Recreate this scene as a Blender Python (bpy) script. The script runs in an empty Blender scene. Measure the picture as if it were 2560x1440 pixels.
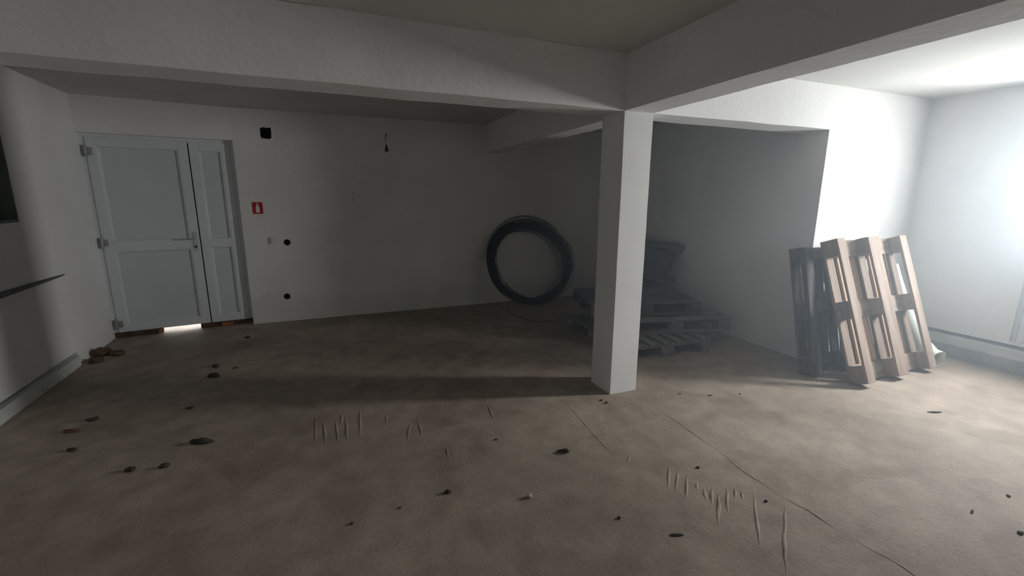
import bpy, bmesh, math, random
from mathutils import Matrix, Vector, noise

# ---------------------------------------------------------------- camera, world, light, exposure
SC = bpy.context.scene
COL = SC.collection
cam_d = bpy.data.cameras.new('camera')
cam_d.sensor_fit = 'HORIZONTAL'
cam_d.sensor_width = 36.0
cam_d.lens = 36.0 * 1103.56 / 2560.0
cam_d.clip_start = 0.02
cam = bpy.data.objects.new('camera', cam_d)
COL.objects.link(cam)
_rt = Vector((0.92480076, -0.38042563, 0.00445983))
_up = Vector((0.07253449, 0.18781188, 0.97952307))
_fw = Vector((0.37347329, 0.90554019, -0.20128255))
cam.matrix_world = Matrix(((_rt.x, _up.x, -_fw.x, 0), (_rt.y, _up.y, -_fw.y, 0),
                           (_rt.z, _up.z, -_fw.z, 1.5), (0, 0, 0, 1)))
SC.camera = cam

world = bpy.data.worlds.new('overcast_sky')
SC.world = world
world.use_nodes = True
_bg = world.node_tree.nodes['Background']
_bg.inputs['Color'].default_value = (0.95, 0.96, 1.0, 1)
_bg.inputs['Strength'].default_value = 4.0

SC.view_settings.view_transform = 'Standard'
SC.view_settings.look = 'None'
SC.view_settings.exposure = 0.05
SC.view_settings.gamma = 1.0
SC.view_settings.use_curve_mapping = False
SC.cycles.max_bounces = 7
SC.cycles.diffuse_bounces = 5
SC.cycles.glossy_bounces = 2
SC.cycles.use_adaptive_sampling = True
SC.cycles.adaptive_threshold = 0.12
SC.cycles.volume_step_rate = 5
SC.cycles.adaptive_min_samples = 12
SC.cycles.sample_clamp_indirect = 10.0

# area lamps: daylight through the side door glazing, and fill at the added window
def daylight(name, loc, rot, sx, sy, watts, color):
    l = bpy.data.lights.new(name, 'AREA')
    l.shape = 'RECTANGLE'; l.size = sx; l.size_y = sy
    l.energy = watts; l.color = color
    o = bpy.data.objects.new(name, l)
    o.location = loc; o.rotation_euler = rot
    COL.objects.link(o)

# room measures (metres)
ZC, ZB = 2.444, 2.085                 # ceiling, underside of beams
CX0, CX1, CY0, CY1 = 1.928, 2.171, 2.665, 2.941   # column
YB = 5.875                            # rear wall
XG = 4.058                            # face of the wall closing the rear bay on the right
XR = 5.492                            # right wall
YF = -7.0                             # wall behind the camera
GL0, GL1, GZ0, GZ1 = 1.34, 1.70, 1.20, 2.03   # glazing of the side door (along y, z)
daylight('daylight', (XR + 0.27, (GL0 + GL1) / 2, (GZ0 + GZ1) / 2 + 0.03), (0, math.radians(60), math.radians(-30)), GZ1 - GZ0, GL1 - GL0, 250.0, (0.95, 0.97, 1.0))
WX0, WX1, WZ0, WZ1 = -1.0, 0.3, 1.05, 1.95   # unseen window added far behind the camera to brighten the rear wall
daylight('daylight', ((WX0 + WX1) / 2, YF - 0.2, (WZ0 + WZ1) / 2), (math.radians(90), 0, 0), WX1 - WX0, WZ1 - WZ0, 5.0, (0.90, 1.0, 0.93))  # added fill lamp at the unseen window, lifts the dim rear wall

# ---------------------------------------------------------------- materials
MATS = {}
def mat(name, c1, c2=None, scale=6.0, detail=2.0, rough=0.85, bump=0.0, bscale=40.0, bdist=0.01,
        stretch=None, metallic=0.0, rnd=0.0, spec=0.3, lo=0.35, hi=0.65):
    m = bpy.data.materials.new(name); MATS[name] = m
    m.use_nodes = True
    nt = m.node_tree; N = nt.nodes; L = nt.links
    b = N['Principled BSDF']
    b.inputs['Roughness'].default_value = rough
    b.inputs['Metallic'].default_value = metallic
    b.inputs['Specular IOR Level'].default_value = spec
    tc = N.new('ShaderNodeTexCoord'); src = tc.outputs['Object']
    if stretch:
        mp = N.new('ShaderNodeMapping'); mp.inputs['Scale'].default_value = stretch
        L.new(src, mp.inputs['Vector']); src = mp.outputs['Vector']
    col = None
    if c2 is None: c2 = c1
    nz = N.new('ShaderNodeTexNoise'); nz.inputs['Scale'].default_value = scale; nz.inputs['Detail'].default_value = detail
    L.new(src, nz.inputs['Vector'])
    cr = N.new('ShaderNodeValToRGB')
    cr.color_ramp.elements[0].position = lo; cr.color_ramp.elements[0].color = (*c1, 1)
    cr.color_ramp.elements[1].position = hi; cr.color_ramp.elements[1].color = (*c2, 1)
    L.new(nz.outputs['Fac'], cr.inputs['Fac'])
    col = cr.outputs['Color']
    if rnd:
        oi = N.new('ShaderNodeObjectInfo')
        mr = N.new('ShaderNodeMapRange'); mr.inputs['To Min'].default_value = 1 - rnd; mr.inputs['To Max'].default_value = 1 + rnd
        L.new(oi.outputs['Random'], mr.inputs['Value'])
        hs = N.new('ShaderNodeHueSaturation'); L.new(mr.outputs['Result'], hs.inputs['Value']); L.new(col, hs.inputs['Color'])
        col = hs.outputs['Color']
    L.new(col, b.inputs['Base Color'])
    if bump:
        n2 = N.new('ShaderNodeTexNoise'); n2.inputs['Scale'].default_value = bscale; n2.inputs['Detail'].default_value = 2
        L.new(src, n2.inputs['Vector'])
        bp = N.new('ShaderNodeBump'); bp.inputs['Strength'].default_value = bump; bp.inputs['Distance'].default_value = bdist
        L.new(n2.outputs['Fac'], bp.inputs['Height']); L.new(bp.outputs['Normal'], b.inputs['Normal'])
    return m

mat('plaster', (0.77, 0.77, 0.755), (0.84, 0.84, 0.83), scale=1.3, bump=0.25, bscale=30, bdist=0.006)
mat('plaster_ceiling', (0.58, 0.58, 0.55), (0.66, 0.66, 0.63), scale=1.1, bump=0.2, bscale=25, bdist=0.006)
mat('plaster_smooth', (0.80, 0.80, 0.80), (0.84, 0.84, 0.83), scale=3, bump=0.12, bscale=60, bdist=0.003)
mat('plinth_dark', (0.30, 0.31, 0.32), (0.42, 0.43, 0.44), scale=5, bump=0.4, bscale=30)
mat('plinth_plaster', (0.55, 0.57, 0.54), (0.68, 0.69, 0.66), scale=5, bump=0.3, bscale=30)
mat('gap_dark', (0.03, 0.033, 0.033), (0.06, 0.06, 0.06), scale=12)
mat('matt_black', (0.006, 0.006, 0.006), (0.012, 0.012, 0.011), scale=20, rough=0.95, spec=0.05)  # even near-black for hole linings, box cups and wall plugs
mat('upvc_white', (0.70, 0.74, 0.77), (0.74, 0.78, 0.80), scale=2, rough=0.35, spec=0.4)
mat('upvc_panel', (0.62, 0.67, 0.70), (0.67, 0.71, 0.74), scale=2, rough=0.45, spec=0.4)
mat('gasket_black', (0.012, 0.012, 0.012), rough=0.7)
mat('threshold_brown', (0.06, 0.035, 0.022), (0.13, 0.075, 0.045), scale=14, rough=0.8, bump=0.3)
mat('brick_red', (0.33, 0.10, 0.05), (0.42, 0.16, 0.08), scale=20, rough=0.9, bump=0.3)
mat('hinge_metal', (0.32, 0.33, 0.33), (0.42, 0.43, 0.43), scale=8, rough=0.4, metallic=0.6)
mat('handle_metal', (0.55, 0.56, 0.57), (0.62, 0.63, 0.64), scale=8, rough=0.35, metallic=0.7)
mat('window_frame_green', (0.10, 0.13, 0.11), (0.15, 0.18, 0.16), scale=6, rough=0.7)
mat('shutter_grey', (0.34, 0.38, 0.36), (0.40, 0.44, 0.42), scale=4, rough=0.7)
mat('rail_dark', (0.07, 0.08, 0.08), (0.11, 0.12, 0.12), scale=9, rough=0.6)
mat('wood_pallet', (0.25, 0.19, 0.155), (0.38, 0.295, 0.245), scale=2.0, detail=3, rough=0.8, bump=0.25, bscale=18, bdist=0.004,
    stretch=(0.8, 9, 9), rnd=0.2)
mat('wood_pallet_fresh', (0.40, 0.255, 0.17), (0.60, 0.40, 0.275), scale=2.0, detail=3, rough=0.8, bump=0.25, bscale=18, bdist=0.004,
    stretch=(0.8, 9, 9), rnd=0.15)
mat('wood_weathered', (0.15, 0.13, 0.12), (0.27, 0.23, 0.21), scale=3.0, detail=3, rough=0.85, bump=0.3, bscale=18, bdist=0.004,
    stretch=(0.8, 9, 9), rnd=0.2)
mat('wood_dark', (0.07, 0.065, 0.065), (0.14, 0.125, 0.12), scale=3.0, detail=3, rough=0.85, bump=0.3, bscale=18, bdist=0.004,
    stretch=(0.8, 9, 9), rnd=0.2)
mat('cable_black', (0.012, 0.012, 0.014), (0.02, 0.02, 0.022), scale=10, rough=0.45, spec=0.4)
mat('sheet_white', (0.66, 0.69, 0.64), (0.76, 0.78, 0.73), scale=5, rough=0.6, bump=0.15, bscale=12)
mat('sheet_inside', (0.22, 0.23, 0.20), (0.30, 0.31, 0.27), scale=5, rough=0.8)
mat('sign_red', (0.42, 0.015, 0.018), (0.48, 0.02, 0.022), scale=6, rough=0.5)
mat('sign_white', (0.75, 0.72, 0.70), (0.8, 0.78, 0.76), scale=6, rough=0.5)
mat('switch_white', (0.62, 0.63, 0.60), (0.7, 0.7, 0.67), scale=6, rough=0.5)
mat('switch_grey', (0.22, 0.23, 0.22), (0.28, 0.29, 0.28), scale=6, rough=0.6)
mat('dirt_dark', (0.035, 0.028, 0.018), (0.08, 0.06, 0.04), scale=30, rough=0.95, bump=0.5, bscale=60)
mat('dirt_brown', (0.09, 0.05, 0.03), (0.17, 0.10, 0.06), scale=30, rough=0.95, bump=0.5, bscale=60)
mat('pebble_pale', (0.42, 0.38, 0.33), (0.55, 0.50, 0.44), scale=30, rough=0.9, bump=0.4, bscale=60)
mat('ground_outside', (0.72, 0.71, 0.69), (0.80, 0.79, 0.77), scale=3, rough=0.9)
mat('copper_wire', (0.45, 0.20, 0.09), rough=0.4, metallic=0.8)

def floor_material():
    m = bpy.data.materials.new('concrete_floor'); MATS['concrete_floor'] = m
    m.use_nodes = True
    nt = m.node_tree; N = nt.nodes; L = nt.links
    b = N['Principled BSDF']; b.inputs['Roughness'].default_value = 0.72; b.inputs['Specular IOR Level'].default_value = 0.35
    tc = N.new('ShaderNodeTexCoord')
    def nz(scale, detail=6, dist=0.0, stretch=None):
        n = N.new('ShaderNodeTexNoise'); n.inputs['Scale'].default_value = scale; n.inputs['Detail'].default_value = detail
        n.inputs['Distortion'].default_value = dist
        if stretch:
            mp = N.new('ShaderNodeMapping'); mp.inputs['Scale'].default_value = stretch
            L.new(tc.outputs['Object'], mp.inputs['Vector']); L.new(mp.outputs['Vector'], n.inputs['Vector'])
        else:
            L.new(tc.outputs['Object'], n.inputs['Vector'])
        return n.outputs['Fac']
    def ramp(fac, a, ca, c, cb):
        r = N.new('ShaderNodeValToRGB')
        r.color_ramp.elements[0].position = a; r.color_ramp.elements[0].color = (*ca, 1)
        r.color_ramp.elements[1].position = c; r.color_ramp.elements[1].color = (*cb, 1)
        L.new(fac, r.inputs['Fac']); return r.outputs['Color']
    def mix(fac, c1, c2, mode='MIX'):
        x = N.new('ShaderNodeMix'); x.data_type = 'RGBA'; x.blend_type = mode
        if isinstance(fac, float): x.inputs['Factor'].default_value = fac
        else: L.new(fac, x.inputs['Factor'])
        L.new(c1, x.inputs['A']); L.new(c2, x.inputs['B'])
        return x.outputs['Result']
    base = ramp(nz(0.9, 3, 0.4), 0.35, (0.30, 0.245, 0.20), 0.68, (0.43, 0.365, 0.305))
    fine = ramp(nz(7.0, 4), 0.32, (0.70, 0.68, 0.66), 0.70, (1.10, 1.09, 1.06))
    c = mix(0.6, base, fine, 'MULTIPLY')
    spots = ramp(nz(2.6, 3, 1.2), 0.32, (0.60, 0.55, 0.50), 0.50, (1, 1, 1))
    c = mix(0.45, c, spots, 'MULTIPLY')
    grain = ramp(nz(60.0, 1), 0.28, (0.70, 0.68, 0.66), 0.42, (1, 1, 1))
    c = mix(0.5, c, grain, 'MULTIPLY')
    L.new(c, b.inputs['Base Color'])
    add = N.new('ShaderNodeMath'); add.operation = 'MULTIPLY_ADD'
    L.new(nz(3.5, 3, 0.6, (1.0, 0.6, 1.0)), add.inputs[0]); add.inputs[1].default_value = 1.6
    L.new(nz(45.0, 2), add.inputs[2])
    bp = N.new('ShaderNodeBump'); bp.inputs['Strength'].default_value = 0.16; bp.inputs['Distance'].default_value = 0.010
    L.new(add.outputs[0], bp.inputs['Height']); L.new(bp.outputs['Normal'], b.inputs['Normal'])
floor_material()

def back_wall_material():
    """white plaster with a ragged damp/dirt tide mark just above the floor"""
    m = MATS['plaster'].copy(); m.name = 'plaster_tide_mark'; MATS['plaster_tide_mark'] = m
    nt = m.node_tree; N = nt.nodes; L = nt.links
    b = N['Principled BSDF']; old = b.inputs['Base Color'].links[0].from_socket
    tc = N.new('ShaderNodeTexCoord'); sp = N.new('ShaderNodeSeparateXYZ'); L.new(tc.outputs['Object'], sp.inputs[0])
    n = N.new('ShaderNodeTexNoise'); n.inputs['Scale'].default_value = 2.2; n.inputs['Detail'].default_value = 4
    L.new(tc.outputs['Object'], n.inputs['Vector'])
    ma = N.new('ShaderNodeMath'); ma.operation = 'MULTIPLY_ADD'; ma.inputs[1].default_value = -0.45
    L.new(n.outputs['Fac'], ma.inputs[0]); L.new(sp.outputs['Z'], ma.inputs[2])
    r = N.new('ShaderNodeValToRGB')
    r.color_ramp.elements[0].position = 0.0; r.color_ramp.elements[0].color = (0.86, 0.86, 0.84, 1)
    r.color_ramp.elements[1].position = 0.10; r.color_ramp.elements[1].color = (1, 1, 1, 1)
    L.new(ma.outputs[0], r.inputs['Fac'])
    x = N.new('ShaderNodeMix'); x.data_type = 'RGBA'; x.blend_type = 'MULTIPLY'; x.inputs['Factor'].default_value = 0.8
    L.new(old, x.inputs['A']); L.new(r.outputs['Color'], x.inputs['B']); L.new(x.outputs['Result'], b.inputs['Base Color'])
back_wall_material()

def glass_material():
    m = bpy.data.materials.new('window_glass'); MATS['window_glass'] = m
    m.use_nodes = True
    nt = m.node_tree; N = nt.nodes; L = nt.links
    N.remove(N['Principled BSDF'])
    t = N.new('ShaderNodeBsdfTransparent'); t.inputs['Color'].default_value = (0.96, 0.98, 0.98, 1)
    g = N.new('ShaderNodeBsdfGlossy'); g.inputs['Roughness'].default_value = 0.02
    mx = N.new('ShaderNodeMixShader'); mx.inputs['Fac'].default_value = 0.06
    L.new(t.outputs[0], mx.inputs[1]); L.new(g.outputs[0], mx.inputs[2])
    L.new(mx.outputs[0], N['Material Output'].inputs['Surface'])
glass_material()

# ---------------------------------------------------------------- mesh helpers
def link(name, me, material=None, parent=None):
    o = bpy.data.objects.new(name, me)
    if material and me and not me.materials: me.materials.append(MATS[material])
    COL.objects.link(o)
    if parent: o.parent = parent
    return o
def bm_obj(name, bm, material, parent=None, smooth=False):
    bmesh.ops.recalc_face_normals(bm, faces=bm.faces[:])
    me = bpy.data.meshes.new(name); bm.to_mesh(me); bm.free()
    if smooth:
        for p in me.polygons: p.use_smooth = True
    return link(name, me, material, parent)
def add_box(bm, x0, x1, y0, y1, z0, z1, bevel=0.0):
    r = bmesh.ops.create_cube(bm, size=1.0)
    vs = r['verts']
    bmesh.ops.scale(bm, vec=(x1 - x0, y1 - y0, z1 - z0), verts=vs)
    bmesh.ops.translate(bm, vec=((x0 + x1) / 2, (y0 + y1) / 2, (z0 + z1) / 2), verts=vs)
    if bevel:
        es = list({e for v in vs for e in v.link_edges})
        bmesh.ops.bevel(bm, geom=es, offset=bevel, segments=1, affect='EDGES', profile=0.5)
def box(name, x0, x1, y0, y1, z0, z1, material, parent=None, bevel=0.0):
    bm = bmesh.new(); add_box(bm, x0, x1, y0, y1, z0, z1, bevel)
    return bm_obj(name, bm, material, parent)
def add_tube(bm, pts, r, n=6, closed=False, taper=None):
    pts = [Vector(p) for p in pts]; k = len(pts); rings = []
    nrm = None
    for i, p in enumerate(pts):
        if closed: t = pts[(i + 1) % k] - pts[i - 1]
        else: t = pts[min(i + 1, k - 1)] - pts[max(i - 1, 0)]
        t.normalize()
        if nrm is None:
            nrm = t.orthogonal().normalized()
        nrm = (nrm - t * nrm.dot(t)).normalized()
        bi = t.cross(nrm)
        rr = r if taper is None else r * taper[i]
        rings.append([bm.verts.new(p + (nrm * math.cos(a) + bi * math.sin(a)) * rr)
                      for a in [2 * math.pi * j / n for j in range(n)]])
    m = k if closed else k - 1
    for i in range(m):
        A, B = rings[i], rings[(i + 1) % k]
        for j in range(n):
            bm.faces.new((A[j], A[(j + 1) % n], B[(j + 1) % n], B[j]))
    if not closed:
        bm.faces.new(rings[0]); bm.faces.new(rings[-1])
def add_lathe(bm, prof, n=24, axis='Z', at=(0, 0, 0)):
    rings = []
    for (r, z) in prof:
        ring = []
        for j in range(n):
            a = 2 * math.pi * j / n
            v = (r * math.cos(a), r * math.sin(a), z)
            if axis == 'Y': v = (v[0], v[2], v[1])
            if axis == 'X': v = (v[2], v[0], v[1])
            ring.append(bm.verts.new((v[0] + at[0], v[1] + at[1], v[2] + at[2])))
        rings.append(ring)
    for A, B in zip(rings, rings[1:]):
        for j in range(n):
            bm.faces.new((A[j], A[(j + 1) % n], B[(j + 1) % n], B[j]))
    return rings
def struct(o):
    o['kind'] = 'structure'; return o
def tag(o, label, cat, group=None):
    o['label'] = label; o['category'] = cat
    if group: o['group'] = group
    return o
def empty(name, loc=(0, 0, 0), parent=None):
    o = bpy.data.objects.new(name, None); o.empty_display_size = 0.1
    o.location = loc; COL.objects.link(o)
    if parent: o.parent = parent
    return o

def grid_wall(name, U, Z, P, thick, holes, rounds, material):
    """wall slab: P(u, d, z) -> point, d = depth into the wall; rectangular holes and round holes (in square cells)"""
    us = sorted(set([U[0], U[1]] + [h[0] for h in holes] + [h[1] for h in holes] +
                    [r[0] - r[3] for r in rounds] + [r[0] + r[3] for r in rounds]))
    zs = sorted(set([Z[0], Z[1]] + [h[2] for h in holes] + [h[3] for h in holes] +
                    [r[1] - r[3] for r in rounds] + [r[1] + r[3] for r in rounds]))
    bm = bmesh.new(); cache = {}
    def V(u, d, z):
        k = (round(u, 5), round(d, 5), round(z, 5))
        if k not in cache: cache[k] = bm.verts.new(P(u, d, z))
        return cache[k]
    def state(i, j):
        if not (0 <= i < len(us) - 1 and 0 <= j < len(zs) - 1): return 'out'
        u = (us[i] + us[i + 1]) / 2; z = (zs[j] + zs[j + 1]) / 2
        for h in holes:
            if h[0] < u < h[1] and h[2] < z < h[3]: return 'hole'
        for r in rounds:
            if abs(u - r[0]) < r[3] and abs(z - r[1]) < r[3]: return 'round'
        return 'solid'
    for i in range(len(us) - 1):
        for j in range(len(zs) - 1):
            s = state(i, j); a, b, c, d = us[i], us[i + 1], zs[j], zs[j + 1]
            if s == 'hole': continue
            if s == 'solid':
                bm.faces.new((V(a, 0, c), V(b, 0, c), V(b, 0, d), V(a, 0, d)))
            bm.faces.new((V(a, thick, c), V(a, thick, d), V(b, thick, d), V(b, thick, c)))
            for (di, dj, p, q) in ((-1, 0, (a, c), (a, d)), (1, 0, (b, d), (b, c)), (0, -1, (b, c), (a, c)), (0, 1, (a, d), (b, d))):
                if state(i + di, j + dj) in ('hole', 'out'):
                    bm.faces.new((V(p[0], 0, p[1]), V(q[0], 0, q[1]), V(q[0], thick, q[1]), V(p[0], thick, p[1])))
    for s in rounds:
        n = 24; cu, cz, rr = s[0], s[1], s[2]
        an = [2 * math.pi * (k + 0.0) / n for k in range(n)]
        circ = [bm.verts.new(P(cu + rr * math.cos(t), 0, cz + rr * math.sin(t))) for t in an]
        inn = [bm.verts.new(P(cu + rr * math.cos(t), 0.06, cz + rr * math.sin(t))) for t in an]
        sq = [bm.verts.new(P(cu + s[3] / max(abs(math.cos(t)), abs(math.sin(t))) * math.cos(t), 0,
                             cz + s[3] / max(abs(math.cos(t)), abs(math.sin(t))) * math.sin(t))) for t in an]
        for k in range(n):
            l = (k + 1) % n
            bm.faces.new((sq[k], sq[l], circ[l], circ[k])); bm.faces.new((circ[k], circ[l], inn[l], inn[k]))
        bm.faces.new(inn)
    return struct(bm_obj(name, bm, material))

# ---------------------------------------------------------------- room shell
def grid_floor():
    bm = bmesh.new()
    add_box(bm, -2.6, XR + 0.3, YF - 0.3, YB + 0.3, -0.2, 0.0)
    return struct(bm_obj('floor', bm, 'concrete_floor'))
floor = grid_floor()
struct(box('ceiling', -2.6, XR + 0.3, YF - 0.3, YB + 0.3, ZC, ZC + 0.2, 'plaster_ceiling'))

# rear wall: double door opening, ragged duct hole, two round electrical boxes
DX0, DX1, DZ1 = -2.205, -0.915, 2.10
BEND = 0.12                           # the door end of the rear wall comes forward a little
BOXES = [(-0.4725, 0.963, 0.033), (-0.530, 0.309, 0.033)]
wall_back = grid_wall('wall_back', (-2.6, XG + 0.3), (0, ZC), lambda u, d, z: (u, YB + d - BEND * max(0.0, DX1 - u), z), 0.3,
                      [(DX0, DX1, 0.0, DZ1), (-0.639, -0.520, 2.129, 2.259)],
                      [(b[0], b[1], b[2], 0.07) for b in BOXES], 'plaster_tide_mark')

# left wall: slightly splayed, with a shuttered window niche and a shadow gap over the plinth
LA = -2.00; LS = -0.035
def PL(u, d, z): return (LA + LS * u - d, u, z)
wall_left = grid_wall('wall_left', (YF - 0.3, YB + 0.3), (0, ZC), PL, 0.3,
                      [(3.25, 4.53, 1.30, 2.12), (YF - 0.2, 4.96, 0.098, 0.128)], [], 'plaster')
# right wall: glazed side door and shadow gap above the kerb
DRY0, DRY1, DRZ0, DRZ1 = 1.20, 1.775, 0.27, 2.12
wall_right = grid_wall('wall_right', (YF - 0.3, CY0 + 0.27), (0, ZC), lambda u, d, z: (XR + d, u, z), 0.25,
                       [(DRY0, DRY1, DRZ0, DRZ1), (YF - 0.2, CY0, 0.205, 0.245)], [], 'plaster_smooth')
wall_front = grid_wall('wall_front', (-2.6, XR + 0.3), (0, ZC), lambda u, d, z: (u, YF - d, z), 0.3,
                       [(WX0, WX1, WZ0, WZ1)], [], 'plaster')
# end wall in the plane of the cross beam, and the wall closing the rear bay
struct(box('wall_end', XG, XR, CY0, CY0 + 0.27, 0, ZC, 'plaster'))
struct(box('wall_side', XG, XG + 0.25, CY0 + 0.27, YB, 0, ZC, 'plaster'))

def soft_box(name, x0, x1, y0, y1, z0, z1, material, bevel=0.006, wob=0.0, cuts=0):
    bm = bmesh.new(); add_box(bm, x0, x1, y0, y1, z0, z1)
    if cuts:
        longest = max(x1 - x0, y1 - y0, z1 - z0); n = int(longest / 0.12)
        ax = 0 if longest == x1 - x0 else (1 if longest == y1 - y0 else 2)
        es = [e for e in bm.edges if abs((e.verts[0].co - e.verts[1].co)[ax]) > longest * 0.9]
        bmesh.ops.subdivide_edges(bm, edges=es, cuts=n, use_grid_fill=True)
        for v in bm.verts:
            d = noise.noise_vector(v.co * 2.3) * wob + noise.noise_vector(v.co * 9.0) * wob * 0.5
            d[ax] = 0; v.co += d
    return struct(bm_obj(name, bm, material))
soft_box('beam', LA - 0.25, XG, CY0, CY1 - 0.01, ZB, ZC, 'plaster', cuts=1, wob=0.004)
soft_box('beam', CX0, CX1, YF, CY0, ZB, ZC, 'plaster', cuts=1, wob=0.003)
soft_box('beam', 2.03, 2.24, CY1 - 0.01, YB, ZB, ZC, 'plaster', cuts=1, wob=0.003)
column = soft_box('column', CX0, CX1, CY0, CY1 - 0.01, 0, ZB, 'plaster_smooth', cuts=1, wob=0.0025)

# recess backs and plinths
def strip(name, P, u0, u1, d0, d1, z0, z1, material, parent):
    bm = bmesh.new()
    co = [P(u, d, z) for z in (z0, z1) for (u, d) in ((u0, d0), (u1, d0), (u1, d1), (u0, d1))]
    v = [bm.verts.new(c) for c in co]
    for f in ((0, 1, 2, 3), (4, 7, 6, 5), (0, 4, 5, 1), (1, 5, 6, 2), (2, 6, 7, 3), (3, 7, 4, 0)):
        bm.faces.new([v[i] for i in f])
    return bm_obj(name, bm, material, parent)
PR = lambda u, d, z: (XR + d, u, z)
strip('shadow_gap', PL, YF - 0.25, 5.0, 0.30, 0.33, 0.08, 0.15, 'gap_dark', wall_left)
strip('shadow_gap', PR, YF - 0.25, CY0 + 0.05, 0.25, 0.28, 0.18, 0.263, 'gap_dark', wall_right)
bl = struct(strip('baseboard_left', PL, YF, 4.95, -0.022, -0.0005, 0.0, 0.097, 'plinth_plaster', None))
br = struct(strip('baseboard_right', PR, YF, CY0 - 0.003, -0.03, -0.0005, 0.0, 0.12, 'plinth_dark', None))  # lower course in a darker grey than the one above
strip('plinth_course', PR, YF, CY0 - 0.003, -0.018, -0.0006, 0.121, 0.203, 'plinth_plaster', br)

# wall duct: ragged black hole lining closed at the back
bm = bmesh.new()
v = [bm.verts.new((x, YB + d, z)) for d in (0.001, 0.29) for (x, z) in ((-0.638, 2.130), (-0.521, 2.130), (-0.521, 2.258), (-0.638, 2.258))]
for f in ((4, 5, 6, 7), (0, 1, 5, 4), (1, 2, 6, 5), (2, 3, 7, 6), (3, 0, 4, 7)): bm.faces.new([v[i] for i in f])
bm_obj('duct_lining', bm, 'matt_black', wall_back)
random.seed(5)
bm = bmesh.new()      # broken plaster edge around the hole
n = 36; inn = []; out = []
for k in range(n):
    a = 2 * math.pi * k / n; cx, sx = math.cos(a), math.sin(a); q = 1 / max(abs(cx), abs(sx))
    ji = 0.92 + random.uniform(-0.06, 0.05); jo = 1.12 + random.uniform(-0.05, 0.07)
    inn.append(bm.verts.new((-0.5795 + 0.0595 * q * cx * ji, YB - 0.004, 2.194 + 0.065 * q * sx * ji)))
    out.append(bm.verts.new((-0.5795 + 0.0595 * q * cx * jo, YB + 0.001, 2.194 + 0.065 * q * sx * jo)))
for k in range(n):
    l = (k + 1) % n; bm.faces.new((inn[k], inn[l], out[l], out[k]))
bm_obj('broken_edge', bm, 'plaster', wall_back)

# floor: raised lips where screed strips meet, comb-like trowel ridges
JA = [(2.115, 2.62), (2.109, 2.35), (2.104, 2.103), (2.093, 1.916), (2.084, 1.749), (2.049, 1.55), (2.058, 1.432), (2.051, 1.313),
      (2.078, 1.207), (2.07, 1.053), (2.088, 0.932), (2.107, 0.866), (2.103, 0.78), (2.10, 0.3), (2.11, -0.6)]
JB = [(1.535, 2.72), (1.521, 2.489), (1.496, 2.29), (1.47, 2.043), (1.452, 1.915)]
def ridge(name, pts, w, h, parent, material='concrete_floor', seed=0, ends=True):
    rnd = random.Random(seed); P = []
    for a, b in zip(pts, pts[1:]):
        n = max(2, int(math.dist(a, b) / 0.045))
        for k in range(n): P.append((a[0] + (b[0] - a[0]) * k / n, a[1] + (b[1] - a[1]) * k / n))
    P.append(pts[-1]); bm = bmesh.new(); rows = []
    for i, p in enumerate(P):
        q = Vector(P[min(i + 1, len(P) - 1)]) - Vector(P[max(i - 1, 0)]); q.normalize(); s = Vector((-q.y, q.x))
        e = min(i, len(P) - 1 - i) / max(1, (len(P) - 1) * 0.35); e = min(1.0, e) if ends else 1.0
        jw = w * (0.35 + 0.65 * e) * rnd.uniform(0.75, 1.25); jh = h * (0.15 + 0.85 * e) * rnd.uniform(0.6, 1.3)
        c = Vector(p) + s * rnd.uniform(-0.15, 0.15) * w
        rows.append([bm.verts.new((c.x + s.x * t * jw, c.y + s.y * t * jw, zz * jh - 0.0008 * (zz == 0))) for t, zz in
                     ((-0.5, 0), (-0.28, 0.75), (0.05, 1.0), (0.3, 0.6), (0.5, 0))])
    for A, B in zip(rows, rows[1:]):
        for j in range(4): bm.faces.new((A[j], A[j + 1], B[j + 1], B[j]))
    return bm_obj(name, bm, material, parent, smooth=True)
for k, (a, b) in enumerate(((1, 4), (4, 7), (7, 9), (9, 13))):
    ridge('screed_joint', JA[a:b + 1], 0.014, 0.0024, floor, seed=1 + k)
ridge('screed_joint', JB, 0.012, 0.002, floor, seed=2)
RIDGES = [[(1.691, 1.744), (1.554, 1.6)], [(1.71, 1.696), (1.572, 1.558)], [(1.725, 1.641), (1.586, 1.502)], [(1.736, 1.58), (1.686, 1.529)],
          [(1.772, 1.512), (1.673, 1.418)], [(1.767, 1.462), (1.59, 1.302)], [(1.846, 1.482), (1.7, 1.345)], [(1.88, 1.468), (1.823, 1.406)],
          [(1.894, 1.436), (1.85, 1.387)], [(1.931, 1.395), (1.784, 1.252), (1.713, 1.184), (1.66, 1.14)],
          [(2.0, 1.27), (1.808, 1.133), (1.616, 0.978)], [(1.547, 1.92), (1.504, 1.872)], [(1.733, 1.528), (1.669, 1.452)],
          [(-0.179, 3.14), (-0.177, 2.754)], [(-0.127, 3.058), (-0.12, 2.731)], [(-0.051, 3.028), (-0.045, 2.726)], [(0.008, 3.065), (0.013, 2.715)],
          [(0.113, 3.151), (0.087, 2.749)], [(0.276, 2.988), (0.265, 2.842)], [(0.409, 2.784), (0.363, 2.587)], [(0.469, 2.819), (0.454, 2.601)],
          [(0.994, 2.866), (0.953, 2.624)], [(-0.011, 3.103), (-0.021, 2.957)], [(0.563, 2.409), (0.551, 2.322)]]
for i, r in enumerate(RIDGES):
    ridge('trowel_ridge', r, 0.020 if i < 13 else 0.017, 0.0048 if i < 13 else 0.004, floor, seed=10 + i)

# ground outside the two doors
struct(box('ground_outside', -14, 14, YB + 0.3, YB + 14, -0.25, -0.02, 'ground_outside'))
struct(box('ground_outside', XR + 0.3, XR + 14, YF - 8, YB + 0.3, -0.25, -0.02, 'ground_outside'))

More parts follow.
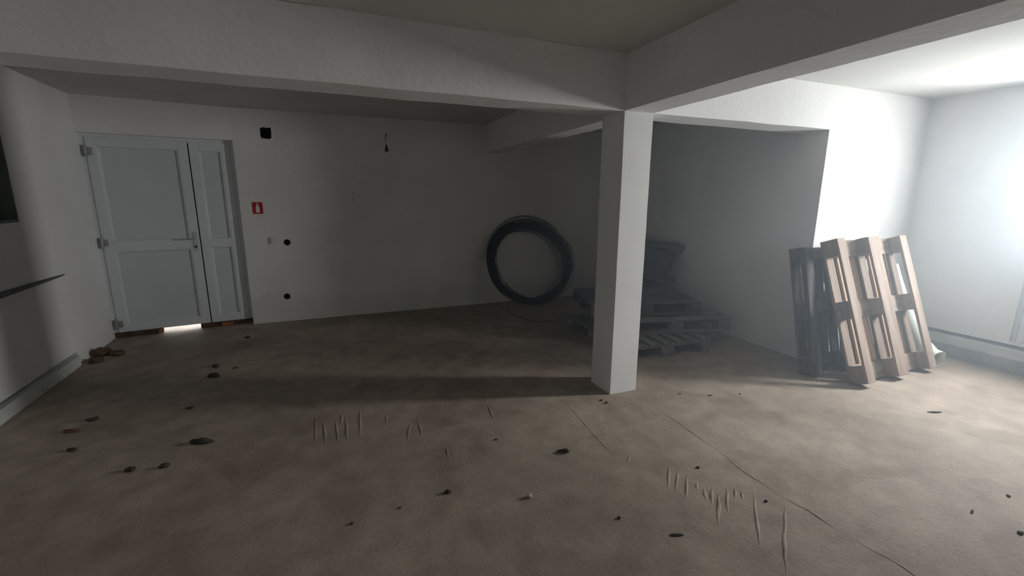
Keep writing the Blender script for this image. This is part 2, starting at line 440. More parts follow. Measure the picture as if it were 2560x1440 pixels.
# ---------------------------------------------------------------- rear double door
door = struct(empty('door_1', (DX1, YB, 0)))
door.rotation_euler = (0, 0, math.atan(BEND))
def dpart(name, x0, x1, y0, y1, z0, z1, material, parent, bevel=0.004):
    o = box(name, x0, x1, y0, y1, z0, z1, material, None, bevel)
    o.parent = parent
    p = parent; off = Vector((0, 0, 0))
    while p: off += Vector(p.location); p = p.parent
    o.location = -off
    return o
YD = YB + 0.075       # front of the leaves
dpart('frame_jamb', DX0 - 0.01, DX0 + 0.05, YD + 0.012, YD + 0.08, 0, DZ1 + 0.01, 'upvc_white', door)
dpart('frame_jamb', DX1 - 0.05, DX1 + 0.01, YD + 0.012, YD + 0.08, 0, DZ1 + 0.01, 'upvc_white', door)
dpart('frame_head', DX0 + 0.05, DX1 - 0.05, YD + 0.012, YD + 0.08, DZ1 - 0.05, DZ1 + 0.01, 'upvc_white', door)
ZL0, ZL1 = 0.058, 2.07
def leaf(x0, x1, pz, px0, px1):
    """pz: list of (z0, z1) panel openings between px0..px1"""
    lf = box('door_leaf', x0, px0, YD, YD + 0.06, ZL0, ZL1, 'upvc_white', None, 0.004)   # hinge stile carries the leaf
    lf.parent = door; lf.location = -Vector(door.location)
    def sub(name, *a, bevel=0.004):
        o = box(name, *a, None, bevel) if False else box(name, *a[:6], a[6], None, bevel)
        o.parent = lf
        return o
    sub('stile', px1, x1, YD, YD + 0.06, ZL0, ZL1, 'upvc_white')
    zs = [ZL0] + [z for p in pz for z in p] + [ZL1]
    for a, b in zip(zs[0::2], zs[1::2]): sub('rail', px0, px1, YD + 0.0005, YD + 0.06, a, b, 'upvc_white')
    for (a, b) in pz:
        sub('panel', px0, px1, YD + 0.026, YD + 0.05, a, b, 'upvc_panel', bevel=0)
        w = 0.018
        bm = bmesh.new()      # sloped glazing bead around the panel
        def ringv(m, y): return [bm.verts.new((x, y, z)) for x, z in ((px0 + m, a + m), (px1 - m, a + m), (px1 - m, b - m), (px0 + m, b - m))]
        A, B, Cc = ringv(0.0, YD + 0.004), ringv(0.007, YD + 0.004), ringv(w, YD + 0.0262)
        for R, S in ((A, B), (B, Cc)):
            for j in range(4): bm.faces.new((R[j], R[(j + 1) % 4], S[(j + 1) % 4], S[j]))
        o = bm_obj('glazing_bead', bm, 'upvc_white'); o.parent = lf
    return lf
wide = leaf(-2.165, -1.341, [(0.135, 0.925), (1.03, 1.985)], -2.085, -1.425)
narrow = leaf(-1.330, -0.955, [(0.135, 0.935), (1.02, 1.985)], -1.248, -1.040)
g = box('gasket', -1.3408, -1.3302, YD + 0.022, YD + 0.055, ZL0, ZL1, 'gasket_black'); g.parent = wide
# hinges: three on the left edge of the wide leaf
for zc in (1.93, 1.02, 0.15):
    bm = bmesh.new()
    add_lathe(bm, [(0.0, zc - 0.055), (0.011, zc - 0.055), (0.013, zc - 0.045), (0.013, zc + 0.045), (0.011, zc + 0.055), (0.0, zc + 0.055)], 14, at=(-2.166, YD - 0.016, 0))
    add_box(bm, -2.162, -2.118, YD - 0.008, YD + 0.001, zc - 0.035, zc + 0.035, 0.002)
    add_box(bm, -2.196, -2.170, YD - 0.012, YD + 0.0125, zc - 0.035, zc + 0.035, 0.002)
    h = bm_obj('hinge', bm, 'hinge_metal'); h.parent = wide
# lever handle with long plate
bm = bmesh.new()
add_box(bm, -1.398, -1.366, YD - 0.010, YD, 0.90, 1.11, 0.004)
hp = bm_obj('handle_plate', bm, 'handle_metal'); hp.parent = wide
bm = bmesh.new()
add_tube(bm, [(-1.382, YD - 0.009, 1.035), (-1.382, YD - 0.045, 1.035), (-1.388, YD - 0.052, 1.035), (-1.42, YD - 0.055, 1.035), (-1.50, YD - 0.053, 1.033), (-1.515, YD - 0.048, 1.032)], 0.009, 10)
h = bm_obj('lever_handle', bm, 'handle_metal'); h.parent = wide
bm = bmesh.new()
add_lathe(bm, [(0.0, YD - 0.022), (0.010, YD - 0.022), (0.012, YD - 0.009)], 14, axis='Y', at=(-1.382, 0, 0.945))
h = bm_obj('lock_cylinder', bm, 'gasket_black'); h.parent = wide
# threshold bar under the leaves with a broken-out gap that lets daylight in
GX0, GX1 = -1.79, -1.44
dpart('threshold', DX0 + 0.002, GX0, YD + 0.005, YD + 0.075, 0.0, 0.0585, 'threshold_brown', door)
dpart('threshold', GX1, DX1 - 0.002, YD + 0.005, YD + 0.075, 0.0, 0.0585, 'threshold_brown', door)
dpart('brick_chip', -1.24, -1.12, YD - 0.012, YD + 0.004, 0.0, 0.042, 'brick_red', door)
dpart('brick_chip', GX0 - 0.045, GX0 - 0.012, YD - 0.010, YD + 0.004, 0.0, 0.05, 'brick_red', door)

# ---------------------------------------------------------------- glazed side door in the right wall
d2 = struct(empty('door_2', (XR + 0.08, (DRY0 + DRY1) / 2, DRZ0)))
def d2p(name, y0, y1, x0, x1, z0, z1, material, parent=None, bevel=0.003):
    o = box(name, XR + x0, XR + x1, y0, y1, z0, z1, material, None, bevel if material != 'window_glass' else 0)
    o.parent = parent or d2
    if parent is None: o.location = -Vector(d2.location)
    return o
d2p('frame_jamb', DRY1 - 0.028, DRY1 + 0.01, 0.03, 0.12, DRZ0 - 0.005, DRZ1 + 0.01, 'upvc_white')
d2p('frame_jamb', DRY0 - 0.01, DRY0 + 0.028, 0.03, 0.12, DRZ0 - 0.005, DRZ1 + 0.01, 'upvc_white')
d2p('frame_sill', DRY0 + 0.028, DRY1 - 0.028, 0.076, 0.12, DRZ0 - 0.005, DRZ0 + 0.02, 'upvc_white')
d2p('frame_stop', DRY0 + 0.026, DRY0 + 0.05, 0.0755, 0.12, DRZ0, DRZ1, 'upvc_white')
d2p('frame_stop', DRY1 - 0.05, DRY1 - 0.026, 0.0755, 0.12, DRZ0, DRZ1, 'upvc_white')
d2p('frame_stop', DRY0 + 0.05, DRY1 - 0.05, 0.0755, 0.12, DRZ1 - 0.07, DRZ1 - 0.04, 'upvc_white')
d2p('frame_head', DRY0 + 0.028, DRY1 - 0.028, 0.03, 0.12, DRZ1 - 0.04, DRZ1 + 0.01, 'upvc_white')
lf2 = d2p('door_leaf', DRY0 + 0.034, GL0, 0.015, 0.075, DRZ0 + 0.004, DRZ1 - 0.046, 'upvc_white')
d2p('stile', GL1, DRY1 - 0.034, 0.015, 0.075, DRZ0 + 0.004, DRZ1 - 0.046, 'upvc_white', lf2)
d2p('rail', GL0, GL1, 0.016, 0.075, DRZ0 + 0.004, DRZ0 + 0.09, 'upvc_white', lf2)
d2p('rail', GL0, GL1, 0.016, 0.075, GZ0 - 0.09, GZ0, 'upvc_white', lf2)
d2p('rail', GL0, GL1, 0.016, 0.075, GZ1, DRZ1 - 0.046, 'upvc_white', lf2)
d2p('panel', GL0, GL1, 0.035, 0.06, DRZ0 + 0.09, GZ0 - 0.09, 'upvc_panel', lf2)
d2p('pane', GL0, GL1, 0.045, 0.049, GZ0, GZ1, 'window_glass', lf2)

# ---------------------------------------------------------------- shuttered window niche and rail on the left wall
win = struct(empty('window_1', PL(3.89, 0.11, 1.30)))
def wpart(name, u0, u1, d0, d1, z0, z1, material):
    o = strip(name, PL, u0, u1, d0, d1, z0, z1, material, None)
    o.parent = win; o.location = -Vector(win.location); return o
wpart('window_sill', 3.252, 4.528, 0.002, 0.298, 1.301, 1.322, 'window_frame_green')
wpart('frame_jamb', 4.47, 4.529, 0.085, 0.15, 1.322, 2.119, 'window_frame_green')
wpart('frame_jamb', 3.251, 3.31, 0.085, 0.15, 1.322, 2.119, 'window_frame_green')
wpart('frame_head', 3.31, 4.47, 0.085, 0.15, 2.06, 2.119, 'window_frame_green')
wpart('frame_bottom', 3.31, 4.47, 0.085, 0.15, 1.322, 1.37, 'window_frame_green')
wpart('shutter_leaf', 3.31, 3.889, 0.105, 0.14, 1.371, 2.059, 'shutter_grey')
wpart('shutter_leaf', 3.891, 4.469, 0.105, 0.14, 1.371, 2.059, 'shutter_grey')
wpart('back_board', 3.2, 4.6, 0.30, 0.33, 1.25, 2.2, 'window_frame_green')
wpart('reveal_lining', 4.516, 4.529, 0.003, 0.084, 1.323, 2.119, 'window_frame_green')

w2 = struct(empty('added_window', ((WX0 + WX1) / 2, YF - 0.1, WZ0)))  # unseen window, added together with the fill lamp
def w2p(name, x0, x1, y0, y1, z0, z1, material):
    o = box(name, x0, x1, YF - y1, YF - y0, z0, z1, material, None, 0.003 if material != 'window_glass' else 0)
    o.parent = w2; o.location = -Vector(w2.location)
xm = (WX0 + WX1) / 2
for a, b in ((WX0 - 0.01, WX0 + 0.05), (xm - 0.035, xm + 0.035), (WX1 - 0.05, WX1 + 0.01)):
    w2p('window_frame', a, b, 0.08, 0.14, WZ0 - 0.01, WZ1 + 0.01, 'upvc_white')
for a, b in ((WZ0 - 0.01, WZ0 + 0.05), (WZ1 - 0.05, WZ1 + 0.01)):
    w2p('window_frame', WX0 + 0.05, xm - 0.035, 0.081, 0.139, a, b, 'upvc_white')
    w2p('window_frame', xm + 0.035, WX1 - 0.05, 0.081, 0.139, a, b, 'upvc_white')
w2p('pane', WX0 + 0.05, xm - 0.035, 0.108, 0.112, WZ0 + 0.05, WZ1 - 0.05, 'window_glass')
w2p('pane', xm + 0.035, WX1 - 0.05, 0.108, 0.112, WZ0 + 0.05, WZ1 - 0.05, 'window_glass')

bm = bmesh.new()     # tapering dark rail
R0, R1 = 2.6, 5.02; prev = None
for k in range(25):
    t = k / 24; u = R0 + (R1 - R0) * t; hh = 0.030 * (1 - t) ** 0.6 + 0.004; dd = 0.034 * (1 - t) ** 0.6 + 0.004
    row = [bm.verts.new(PL(u, d, z)) for d, z in ((-0.0003, 0.82 + hh), (-dd, 0.82 + hh * 0.8), (-dd, 0.82 - hh * 0.8), (-0.0003, 0.82 - hh))]
    if prev:
        for j in range(4): bm.faces.new((prev[j], prev[(j + 1) % 4], row[(j + 1) % 4], row[j]))
    else: bm.faces.new(row)
    prev = row
bm.faces.new(prev)
tag(bm_obj('wall_rail', bm, 'rail_dark'), 'dark tapering rail running along the left wall below the shuttered window', 'rail')

# ---------------------------------------------------------------- fittings on the rear wall
# red fire-point sign with a white extinguisher figure
sg = tag(empty('fire_sign', (-0.741, YB, 1.366)), 'small square red sign with white figure beside the white double door', 'sign')
box('sign_plate', -0.052, 0.052, -0.005, -0.0005, -0.066, 0.066, 'sign_red', sg, 0.001)
bm = bmesh.new()
prof = [(-0.018, -0.052), (0.018, -0.052), (0.019, 0.008), (0.012, 0.024), (0.006, 0.030), (0.010, 0.040), (0.004, 0.056), (-0.006, 0.056), (-0.010, 0.044), (-0.006, 0.030), (-0.012, 0.024), (-0.019, 0.008)]
f = bm.faces.new([bm.verts.new((x, -0.0062, z)) for x, z in prof])
r = bmesh.ops.extrude_face_region(bm, geom=[f]); bmesh.ops.translate(bm, vec=(0, 0.0012, 0), verts=[e for e in r['geom'] if isinstance(e, bmesh.types.BMVert)])
bm_obj('white_pictogram', bm, 'sign_white', sg)
# light switch
sw = tag(empty('light_switch', (-0.627, YB, 0.986)), 'pale square light switch left of the upper round box hole', 'switch')
box('switch_frame', -0.034, 0.034, -0.011, -0.0005, -0.042, 0.042, 'switch_white', sw, 0.003)
box('rocker', -0.016, 0.026, -0.015, -0.0108, -0.030, 0.030, 'switch_white', sw, 0.002)
box('rocker_gap', -0.027, -0.018, -0.0125, -0.0108, -0.030, 0.026, 'switch_grey', sw, 0)
# round electrical boxes (sunk cups with wire stubs)
for (bx, bz, br_), lab in zip(BOXES, ('empty black round socket hole at switch height on the rear wall', 'empty black round socket hole low on the rear wall near the floor')):
    t = tag(empty('socket_box', (bx, YB, bz)), lab, 'socket box')
    bm = bmesh.new()
    rr = add_lathe(bm, [(br_ + 0.003, -0.0015), (br_ - 0.001, -0.0025), (br_ - 0.002, 0.0), (br_ - 0.002, 0.056)], 24, axis='Y')
    bm.faces.new(rr[-1])
    bm_obj('cup', bm, 'matt_black', t)
    bm = bmesh.new()
    add_tube(bm, [(-0.006, 0.05, -0.005), (-0.004, 0.02, 0.0), (-0.012, 0.004, -0.012), (-0.02, 0.0, -0.022)], 0.003, 6)
    add_tube(bm, [(0.008, 0.05, 0.005), (0.006, 0.02, 0.006), (0.012, 0.006, -0.002)], 0.003, 6)
    bm_obj('wire_stub', bm, 'cable_black', t)
# bare lamp holder hanging by its lead from the wall
lh = tag(empty('lamp_holder', (0.722, YB, 2.23)), 'black bare lamp holder hanging by a thin lead on the rear wall', 'lamp')
bm = bmesh.new()
add_tube(bm, [(0.010, 0.02, 0.022), (0.008, -0.02, 0.018), (0.004, -0.06, 0.008), (-0.006, -0.085, -0.012)], 0.0075, 8)
bm_obj('wall_stub', bm, 'cable_black', lh)
bm = bmesh.new()
add_tube(bm, [(-0.006, -0.083, -0.010), (-0.012, -0.092, -0.03), (-0.010, -0.094, -0.07), (-0.004, -0.094, -0.115)], 0.0025, 6)
bm_obj('lead', bm, 'cable_black', lh)
bm = bmesh.new()
rr = add_lathe(bm, [(0.004, -0.108), (0.010, -0.115), (0.014, -0.135), (0.020, -0.155), (0.023, -0.185), (0.021, -0.188), (0.017, -0.186), (0.016, -0.15)], 20, at=(-0.002, -0.094, 0))
bm.faces.new(rr[0]); bm.faces.new(rr[-1])
bm_obj('socket', bm, 'cable_black', lh, smooth=True)
# nails / plug holes left in the plaster
for (x, z, lab) in ((2.955, 1.105, 'small dark wall plug above the coil of black cable'), (0.30, 1.535, 'upper of two tiny dark nails mid rear wall'),
                    (0.296, 1.46, 'lower of two tiny dark nails mid rear wall')):
    bm = bmesh.new(); s = 0.011 if x > 1 else 0.006
    rr = add_lathe(bm, [(s, 0.001), (s, -0.004), (s * 0.6, -0.007), (s * 0.3, -0.004)], 12, axis='Y', at=(x, YB, z)); bm.faces.new(rr[-1])
    tag(bm_obj('wall_plug', bm, 'matt_black'), lab, 'nail')

# ---------------------------------------------------------------- coil of black cable
coil = tag(empty('cable_coil', (2.60, 5.40, 0.0)), 'large coil of thin black cable leaning against the rear wall', 'coil')
CT = math.radians(22)          # lean
ez_ = Vector((0, math.sin(CT), math.cos(CT))); ex_ = Vector((1, 0, 0)); en_ = Vector((0, -math.cos(CT), math.sin(CT)))
def loop_pts(R, ox, oz, seed, n=72, wob=0.02, off=0.0, sx=1.0, drop=0.0):
    rnd = random.Random(seed); ph = [rnd.uniform(0, 6.28) for _ in range(4)]; am = [rnd.uniform(0.3, 1) * wob for _ in range(4)]
    pts = []
    for k in range(n):
        a = 2 * math.pi * k / n
        r = R + am[0] * math.sin(2 * a + ph[0]) + am[1] * 0.6 * math.sin(3 * a + ph[1])
        x = ox + sx * r * math.cos(a); z = 0.655 + oz + r * math.sin(a) * 0.97
        nn = off + am[2] * 0.8 * math.sin(a + ph[2]) + am[3] * 0.5 * math.sin(3 * a + ph[3])
        if z < 0.10: nn += (0.10 - z) * 0.9
        p = ex_ * x + ez_ * max(z, 0.02) + en_ * nn
        p.z = max(p.z, 0.006)
        p.y = min(p.y, YB - coil.location.y - 0.012)
        pts.append(p)
    return pts
rnd = random.Random(11)
bm = bmesh.new()
for i in range(44):
    R = rnd.uniform(0.548, 0.628); ox = (0.60 - R) * 0.35 + rnd.uniform(-0.02, 0.02); oz = rnd.uniform(-0.022, 0.018) - (0.6 - R) * 0.2
    add_tube(bm, loop_pts(R, ox, oz, 100 + i, wob=0.017, off=rnd.uniform(-0.04, 0.04)), 0.005, 5, closed=True)
bm_obj('cable_bundle', bm, 'cable_black', coil, smooth=True)
bm = bmesh.new()
for i in range(12):
    R = rnd.uniform(0.535, 0.555); ox = -0.022 + rnd.uniform(-0.012, 0.012); oz = -0.03 + rnd.uniform(-0.012, 0.012)
    add_tube(bm, loop_pts(R, ox, oz, 200 + i, wob=0.008, off=rnd.uniform(0.0, 0.05)), 0.005, 5, closed=True)
bm_obj('inner_bundle', bm, 'cable_black', coil, smooth=True)
for i, (R, ox, oz, wob) in enumerate(((0.500, -0.072, -0.035, 0.004), (0.510, -0.060, -0.03, 0.005), (0.520, -0.045, -0.03, 0.005), (0.525, -0.03, -0.03, 0.006), (0.645, 0.005, 0.02, 0.02), (0.635, 0.04, 0.0, 0.03), (0.64, -0.01, 0.035, 0.02))):
    bm = bmesh.new(); add_tube(bm, loop_pts(R, ox, oz, 300 + i, wob=wob, off=0.01 * i), 0.0048, 5, closed=True)
    bm_obj('stray_loop', bm, 'cable_black', coil, smooth=True)
W = [(2.151, 5.40), (2.147, 5.134), (2.19, 4.909), (2.269, 4.722), (2.437, 4.675), (2.53, 4.71), (2.60, 4.76)]
pts = []
for i in range(len(W) - 1):
    p0, p1, p2, p3 = [Vector((*W[max(0, min(len(W) - 1, j))], 0.006)) for j in (i - 1, i, i + 1, i + 2)]
    for k in range(8):
        t = k / 8
        pts.append(0.5 * ((2 * p1) + (p2 - p0) * t + (2 * p0 - 5 * p1 + 4 * p2 - p3) * t * t + (3 * p1 - p0 - 3 * p2 + p3) * t ** 3) - coil.location)
bm = bmesh.new(); add_tube(bm, pts, 0.0042, 6)
bm_obj('loose_end', bm, 'cable_black', coil, smooth=True)
bm = bmesh.new()      # springy loop standing off the right side
add_tube(bm, [ex_ * x + ez_ * z + en_ * 0.02 for x, z in ((0.50, 1.02), (0.58, 0.96), (0.67, 0.88), (0.705, 0.78), (0.70, 0.66), (0.66, 0.52), (0.62, 0.42))], 0.004, 6)
bm_obj('stray_loop', bm, 'cable_black', coil, smooth=True)

# ---------------------------------------------------------------- pallets
MESH = {}
def plank_mesh(dx, dy, dz, material):
    k = (round(dx, 4), round(dy, 4), round(dz, 4), material)
    if k not in MESH:
        bm = bmesh.new(); add_box(bm, -dx / 2, dx / 2, -dy / 2, dy / 2, -dz / 2, dz / 2, 0.003)
        bmesh.ops.recalc_face_normals(bm, faces=bm.faces[:])
        me = bpy.data.meshes.new('plank'); bm.to_mesh(me); bm.free(); me.materials.append(MATS[material]); MESH[k] = me
    return MESH[k]
def plank(name, dx, dy, dz, c, material, parent, along_y=False, rng=None):
    o = bpy.data.objects.new(name, plank_mesh(dy, dx, dz, material) if along_y else plank_mesh(dx, dy, dz, material))
    COL.objects.link(o); o.parent = parent; o.location = c
    if along_y: o.rotation_euler = (0, 0, math.pi / 2)
    if rng: o.rotation_euler.z += rng.uniform(-0.004, 0.004)
    return o
def pallet(label, Wd, n_deck, bw, material, mw, seed, skids=(0.1, 0.145, 0.1), group='wooden pallets', L=1.2):
    """local frame: x along the 1.2 m boards, y across, z from skids to deck; origin at the lower corner"""
    root = tag(empty('pallet'), label, 'pallet', group)
    rng = random.Random(seed)
    ys = (skids[0] / 2, Wd / 2, Wd - skids[2] / 2)
    for w, y in zip(skids, ys):
        plank('skid_board', L, w, 0.022, (L / 2, y, 0.011), material, root)
        for x in (0.0725, L / 2, L - 0.0725):
            plank('block', 0.145, w, 0.078, (x + rng.uniform(-0.004, 0.004), y, 0.061), material, root, rng=rng)
    for x in (0.0725, L / 2, L - 0.0725):
        plank('cross_board', 0.145, Wd, 0.022, (x, Wd / 2, 0.111), material, root, along_y=True)
    for k in range(n_deck):
        y = bw / 2 + (Wd - bw) * k / (n_deck - 1)
        plank('deck_board', L, bw, 0.022, (L / 2, y, 0.133), mw[k % len(mw)], root, rng=rng)
    return root
def frame(root, origin, ex, ey, ez):
    ex, ey, ez = Vector(ex).normalized(), Vector(ey).normalized(), Vector(ez).normalized()
    root.matrix_world = Matrix(((ex.x, ey.x, ez.x, origin[0]), (ex.y, ey.y, ez.y, origin[1]), (ex.z, ey.z, ez.z, origin[2]), (0, 0, 0, 1)))

# leaning pair at the end wall: underside facing the room
t = math.radians(19.8); p = pallet('pale pinkish wooden pallet leaning in daylight, its underside facing the room', 0.97, 7, 0.10, 'wood_pallet', ['wood_pallet', 'wood_pallet_fresh', 'wood_pallet_fresh'], 1)
frame(p, (3.895, 1.965, 0.144 * math.sin(t) + 0.001), (0, math.sin(t), math.cos(t)), (1, 0, 0), (0, math.cos(t), -math.sin(t)))
t = math.radians(12.6); p = pallet('dark shaded wooden pallet tucked behind the pale leaning pallet', 0.97, 7, 0.10, 'wood_dark', ['wood_dark'], 2, L=1.09)
frame(p, (3.71, 2.266, 0.144 * math.sin(t) + 0.001), (0, math.sin(t), math.cos(t)), (1, 0, 0), (0, math.cos(t), -math.sin(t)))  # dark wood colour holds the shade cast by the pallet in front
# stack behind the column
def flat(p, corner, ang, z):
    """near-right corner, boards running left and away by ang"""
    u = (-math.cos(ang), math.sin(ang), 0); vv = (math.sin(ang), math.cos(ang), 0)
    # right-handed: x = u reversed order
    o = Vector((corner[0] + u[0] * 1.2, corner[1] + u[1] * 1.2, z))
    frame(p, o, (-u[0], -u[1], 0), vv, (0, 0, 1))
p = pallet('grey wooden pallet lying flat, bottom of the stack behind the column', 1.0, 7, 0.10, 'wood_weathered', ['wood_weathered'], 3)
a = math.radians(4); 
u = Vector((-math.cos(a), math.sin(a), 0)); vv = Vector((math.sin(a), math.cos(a), 0))
# bottom pallet: boards run away from the camera (1.2 m deep, 1.0 m wide)
frame(p, Vector((3.43, 3.13, 0.0)), vv, u, (0, 0, 1))
p = pallet('grey wooden pallet in the middle of the stack behind the column, sticking out right', 0.8, 5, 0.12, 'wood_weathered', ['wood_weathered'], 4)
flat(p, (3.80, 3.22), math.radians(14), 0.1445)
p = pallet('dark wooden pallet on top of the stack behind the column', 0.8, 5, 0.12, 'wood_dark', ['wood_dark'], 5)
flat(p, (3.575, 3.41), math.radians(17), 0.289)
# one more leaning on the side wall beyond the stack, deck facing the room
t = math.radians(18); p = pallet('dark wooden pallet leaning on its long edge against the side wall beyond the stack', 0.97, 7, 0.10, 'wood_dark', ['wood_dark'], 6)
# x along -y .. boards horizontal; y up the lean; z toward the room
ey = Vector((math.sin(t), 0, math.cos(t))); ez = Vector((-math.cos(t), 0, math.sin(t))); ex = ey.cross(ez)
xb = XG - 0.004 - 0.97 * math.sin(t)
o = Vector((xb, 4.215 if ex.y > 0 else 4.215 + 1.2, 0.001))
frame(p, o, ex, ey, ez)

# ---------------------------------------------------------------- roll of white sheet beside the leaning pallet
roll = tag(empty('sheet_roll', (4.975, 2.20, 0.0)), 'white roll of sheeting with a flared open end beside the leaning pallet', 'roll')
bm = bmesh.new(); rows = []
ctr = [(0.0, -0.18, 0.086), (0.012, -0.11, 0.105), (0.018, -0.02, 0.19), (0.016, 0.07, 0.33), (0.012, 0.16, 0.52), (0.006, 0.25, 0.74), (0.0, 0.30, 0.88)]
rad = [0.088, 0.083, 0.078, 0.07, 0.062, 0.058, 0.056]
for i, (c, r) in enumerate(zip(ctr, rad)):
    tng = (Vector(ctr[min(i + 1, 6)]) - Vector(ctr[max(i - 1, 0)])).normalized()
    a1 = tng.cross(Vector((0, 0, 1))).normalized(); a2 = a1.cross(tng)
    row = []
    for k in range(45):
        an = -0.35 + 2 * math.pi * 1.25 * k / 44; rr = r * (1 - 0.13 * k / 44)
        pt = Vector(c) + (a1 * math.cos(an) + a2 * math.sin(an)) * rr
        pt.z = max(pt.z, 0.002); row.append(bm.verts.new(pt))
    rows.append(row)
for A, B in zip(rows, rows[1:]):
    for k in range(44): bm.faces.new((A[k], A[k + 1], B[k + 1], B[k]))
o = bm_obj('rolled_sheet', bm, 'sheet_white', roll, smooth=True)
md = o.modifiers.new('thickness', 'SOLIDIFY'); md.thickness = 0.003
bm = bmesh.new()
add_tube(bm, [Vector(ctr[0]) + (Vector(ctr[1]) - Vector(ctr[0])) * 0.3] + [Vector(c) for c in ctr[1:]], 0.048, 16)
bm_obj('inner_core', bm, 'sheet_inside', roll, smooth=True)

# ---------------------------------------------------------------- dirt clods, pebbles and scraps on the floor
def clod(name, x, y, sx, sy, h, material, label, cat, seed, ang=0.0):
    bm = bmesh.new(); bmesh.ops.create_icosphere(bm, subdivisions=3, radius=1.0)
    for v in bm.verts:
        n1 = noise.noise(v.co * 1.6 + Vector((seed * 3.1, 0, 0))); n2 = noise.noise(v.co * 4.0 + Vector((0, seed * 1.7, 0)))
        v.co *= 1 + 0.45 * n1 + 0.22 * n2
        v.co = Vector((v.co.x * sx, v.co.y * sy, v.co.z * h * 0.62 + h * 0.45))
        v.co.z = max(0.0, v.co.z)
    bmesh.ops.rotate(bm, cent=(0, 0, 0), matrix=Matrix.Rotation(ang, 3, 'Z'), verts=bm.verts[:])
    o = bm_obj(name, bm, material, None, smooth=True); o.location = (x, y, 0.0)
    return tag(o, label, cat, 'dirt and scraps on the floor')
CL = [
 (-1.025, 4.448, 0.035, 0.03, 0.03, 'dirt_dark', 'small dark dirt clod just behind the wider flat clod before the double door'),
 (-0.992, 4.203, 0.065, 0.035, 0.035, 'dirt_dark', 'wide flat dark dirt clod on the floor out from the double door'),
 (-0.86, 4.36, 0.03, 0.02, 0.012, 'dirt_brown', 'faint brown crumb right of the pair of clods before the double door'),
 (-0.83, 3.03, 0.085, 0.03, 0.032, 'dirt_dark', 'largest elongated dark dirt clod on the dim left floor'),
 (-1.121, 2.837, 0.032, 0.022, 0.025, 'dirt_dark', 'left of two small dark clods below the elongated clod'),
 (-0.957, 2.811, 0.032, 0.02, 0.025, 'dirt_dark', 'right of two small dark clods below the elongated clod'),
 (-1.582, 3.636, 0.04, 0.025, 0.022, 'dirt_dark', 'dark clod near the left plinth, farthest of three there'),
 (-1.640, 3.50, 0.06, 0.025, 0.018, 'dirt_brown', 'flat brownish clod near the left plinth, middle of three there'),
 (-1.521, 3.216, 0.03, 0.02, 0.02, 'dirt_dark', 'small dark clod near the left plinth, nearest of three there'),
 (-1.02, 3.60, 0.03, 0.018, 0.012, 'dirt_dark', 'faint dark scrap in the column shadow on the left floor'),
 (-0.90, 5.30, 0.035, 0.02, 0.02, 'dirt_dark', 'small dark clod near the right foot of the double door'),
 (0.47, 1.996, 0.022, 0.014, 0.020, 'dirt_dark', 'small dark crumb in the middle of the front floor'),
 (1.181, 1.508, 0.010, 0.010, 0.011, 'dirt_dark', 'tiny dark crumb left of the comb ridges near the front'),
 (0.877, 2.38, 0.010, 0.008, 0.008, 'dirt_dark', 'tiny dark grain between column foot and middle crumb'),
 (1.807, 2.60, 0.012, 0.010, 0.012, 'dirt_brown', 'upper tiny brown grain at the foot of the column'),
 (1.817, 2.55, 0.014, 0.011, 0.014, 'dirt_brown', 'lower tiny brown grain at the foot of the column'),
 (2.443, 2.469, 0.020, 0.007, 0.006, 'dirt_brown', 'thin brown sliver right of the column foot'),
 (2.64, 2.36, 0.030, 0.010, 0.007, 'dirt_brown', 'crumbly brown streak between column and leaning pallets'),
 (2.88, 2.294, 0.014, 0.008, 0.006, 'dirt_brown', 'tiny brown speck nearest the leaning pallets'),
 (1.838, 1.675, 0.012, 0.010, 0.010, 'dirt_dark', 'tiny dark grain just above the comb ridges'),
 (1.941, 1.328, 0.009, 0.009, 0.009, 'dirt_dark', 'tiny dark grain at the right end of the comb ridges'),
 (1.36, 1.32, 0.040, 0.010, 0.006, 'dirt_dark', 'thin dark scrape mark below the comb ridges'),
 (2.812, 0.895, 0.030, 0.006, 0.005, 'dirt_dark', 'thin dark splinter on the bright floor at lower right'),
 (3.143, 0.888, 0.018, 0.010, 0.006, 'dirt_dark', 'small dark smudge at the right edge of the bright floor'),
 (2.83, 0.735, 0.020, 0.012, 0.010, 'dirt_dark', 'dark crumb at the lower right corner of the floor'),
 (-0.001, 1.947, 0.010, 0.009, 0.010, 'dirt_dark', 'tiny dark grain on the dim front floor left of the middle crumb'),
 (0.223, 1.973, 0.008, 0.007, 0.008, 'dirt_dark', 'minute dark grain beside the middle crumb'),
]
for i, (x, y, sx, sy, h, m, lab) in enumerate(CL):
    clod('dirt_clod', x, y, sx * 0.78, sy * 0.8, h * 0.85, m, lab, 'dirt', i + 1, random.Random(i).uniform(-0.5, 0.3))
clod('pebble', 0.846, 1.807, 0.013, 0.012, 0.02, 'pebble_pale', 'small pale pebble on the front floor', 'pebble', 60)
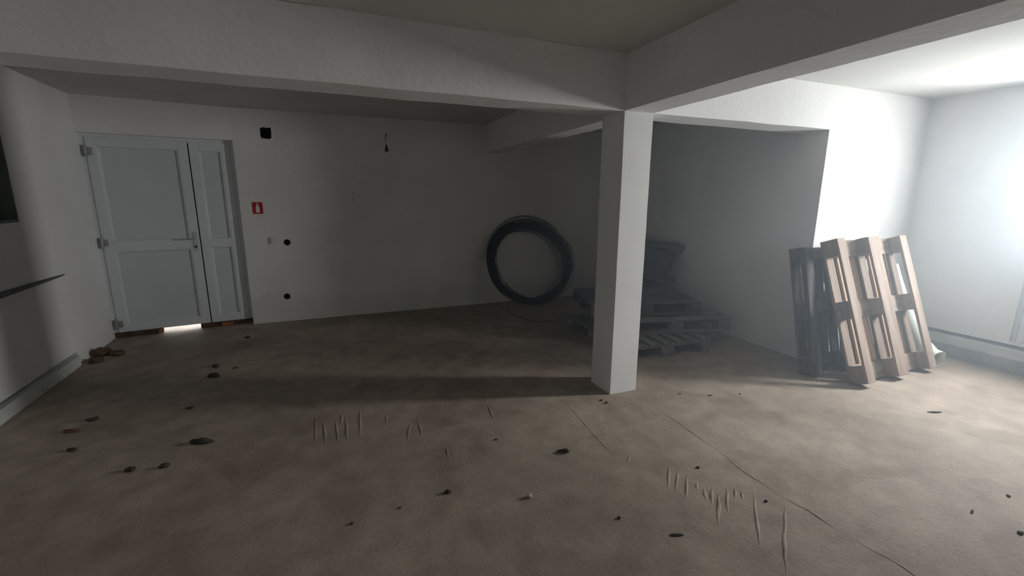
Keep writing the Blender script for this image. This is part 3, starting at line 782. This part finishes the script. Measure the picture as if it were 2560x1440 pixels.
# dark twisted scrap in front of the column
bm = bmesh.new()
add_tube(bm, [(-0.035, 0.016, 0.006), (-0.015, 0.010, 0.010), (0.005, 0.0, 0.012), (0.022, -0.012, 0.014), (0.040, -0.012, 0.008)], 0.011, 8, taper=[0.35, 0.6, 0.9, 1.2, 0.5])
o = bm_obj('scrap', bm, 'dirt_dark', None, smooth=True); o.location = (1.20, 2.10, 0)
tag(o, 'dark twisted scrap lying in front of the column', 'scrap', 'dirt and scraps on the floor')
bm = bmesh.new()
add_tube(bm, [(-0.05, 0.03, 0.004), (-0.02, 0.012, 0.006), (0.015, -0.004, 0.006), (0.05, -0.012, 0.004)], 0.005, 6, taper=[0.4, 1, 1, 0.4])
o = bm_obj('twig', bm, 'dirt_dark', None, smooth=True); o.location = (3.925, 1.54, 0)
tag(o, 'thin dark twig on the bright floor in front of the leaning pallets', 'twig', 'dirt and scraps on the floor')
for i, (x, y, sx, sy, h, lab) in enumerate(((-2.10, 5.20, 0.07, 0.05, 0.07, 'brown rubble lump against the left wall near the door'),
                                            (-1.97, 5.16, 0.06, 0.04, 0.045, 'reddish brown rubble lump just out from the left wall'),
                                            (-2.07, 5.00, 0.05, 0.05, 0.04, 'brown rubble lump at the end of the left plinth'))):
    clod('rubble', x, y, sx, sy, h, 'dirt_brown', lab, 'rubble', 80 + i)

# ---------------------------------------------------------------- thin haze added to stand in for lens glare
hm = bpy.data.materials.new('glare_haze'); hm.use_nodes = True
nt = hm.node_tree; nt.nodes.remove(nt.nodes['Principled BSDF'])
vs = nt.nodes.new('ShaderNodeVolumeScatter'); vs.inputs['Density'].default_value = 0.046; vs.inputs['Anisotropy'].default_value = 0.3
vs.inputs['Color'].default_value = (0.74, 0.88, 1.0, 1)
# set denser by the side door where the glare lies, thinner towards the left
tc = nt.nodes.new('ShaderNodeNewGeometry'); sp = nt.nodes.new('ShaderNodeSeparateXYZ'); nt.links.new(tc.outputs['Position'], sp.inputs[0])
mr = nt.nodes.new('ShaderNodeMapRange'); mr.interpolation_type = 'SMOOTHSTEP'
mr.inputs['From Min'].default_value = 0.8; mr.inputs['From Max'].default_value = 3.0
mr.inputs['To Min'].default_value = 0.006; mr.inputs['To Max'].default_value = 0.095
nt.links.new(sp.outputs['X'], mr.inputs['Value']); nt.links.new(mr.outputs['Result'], vs.inputs['Density'])
nt.links.new(vs.outputs[0], nt.nodes['Material Output'].inputs['Volume'])
MATS['glare_haze'] = hm
hz = box('haze', -2.4, XR + 0.11, YF - 0.1, YB + 0.28, -0.05, ZC + 0.05, 'glare_haze')
hz['kind'] = 'stuff'; tag(hz, 'thin bluish haze filling the room in place of lens glare', 'haze')
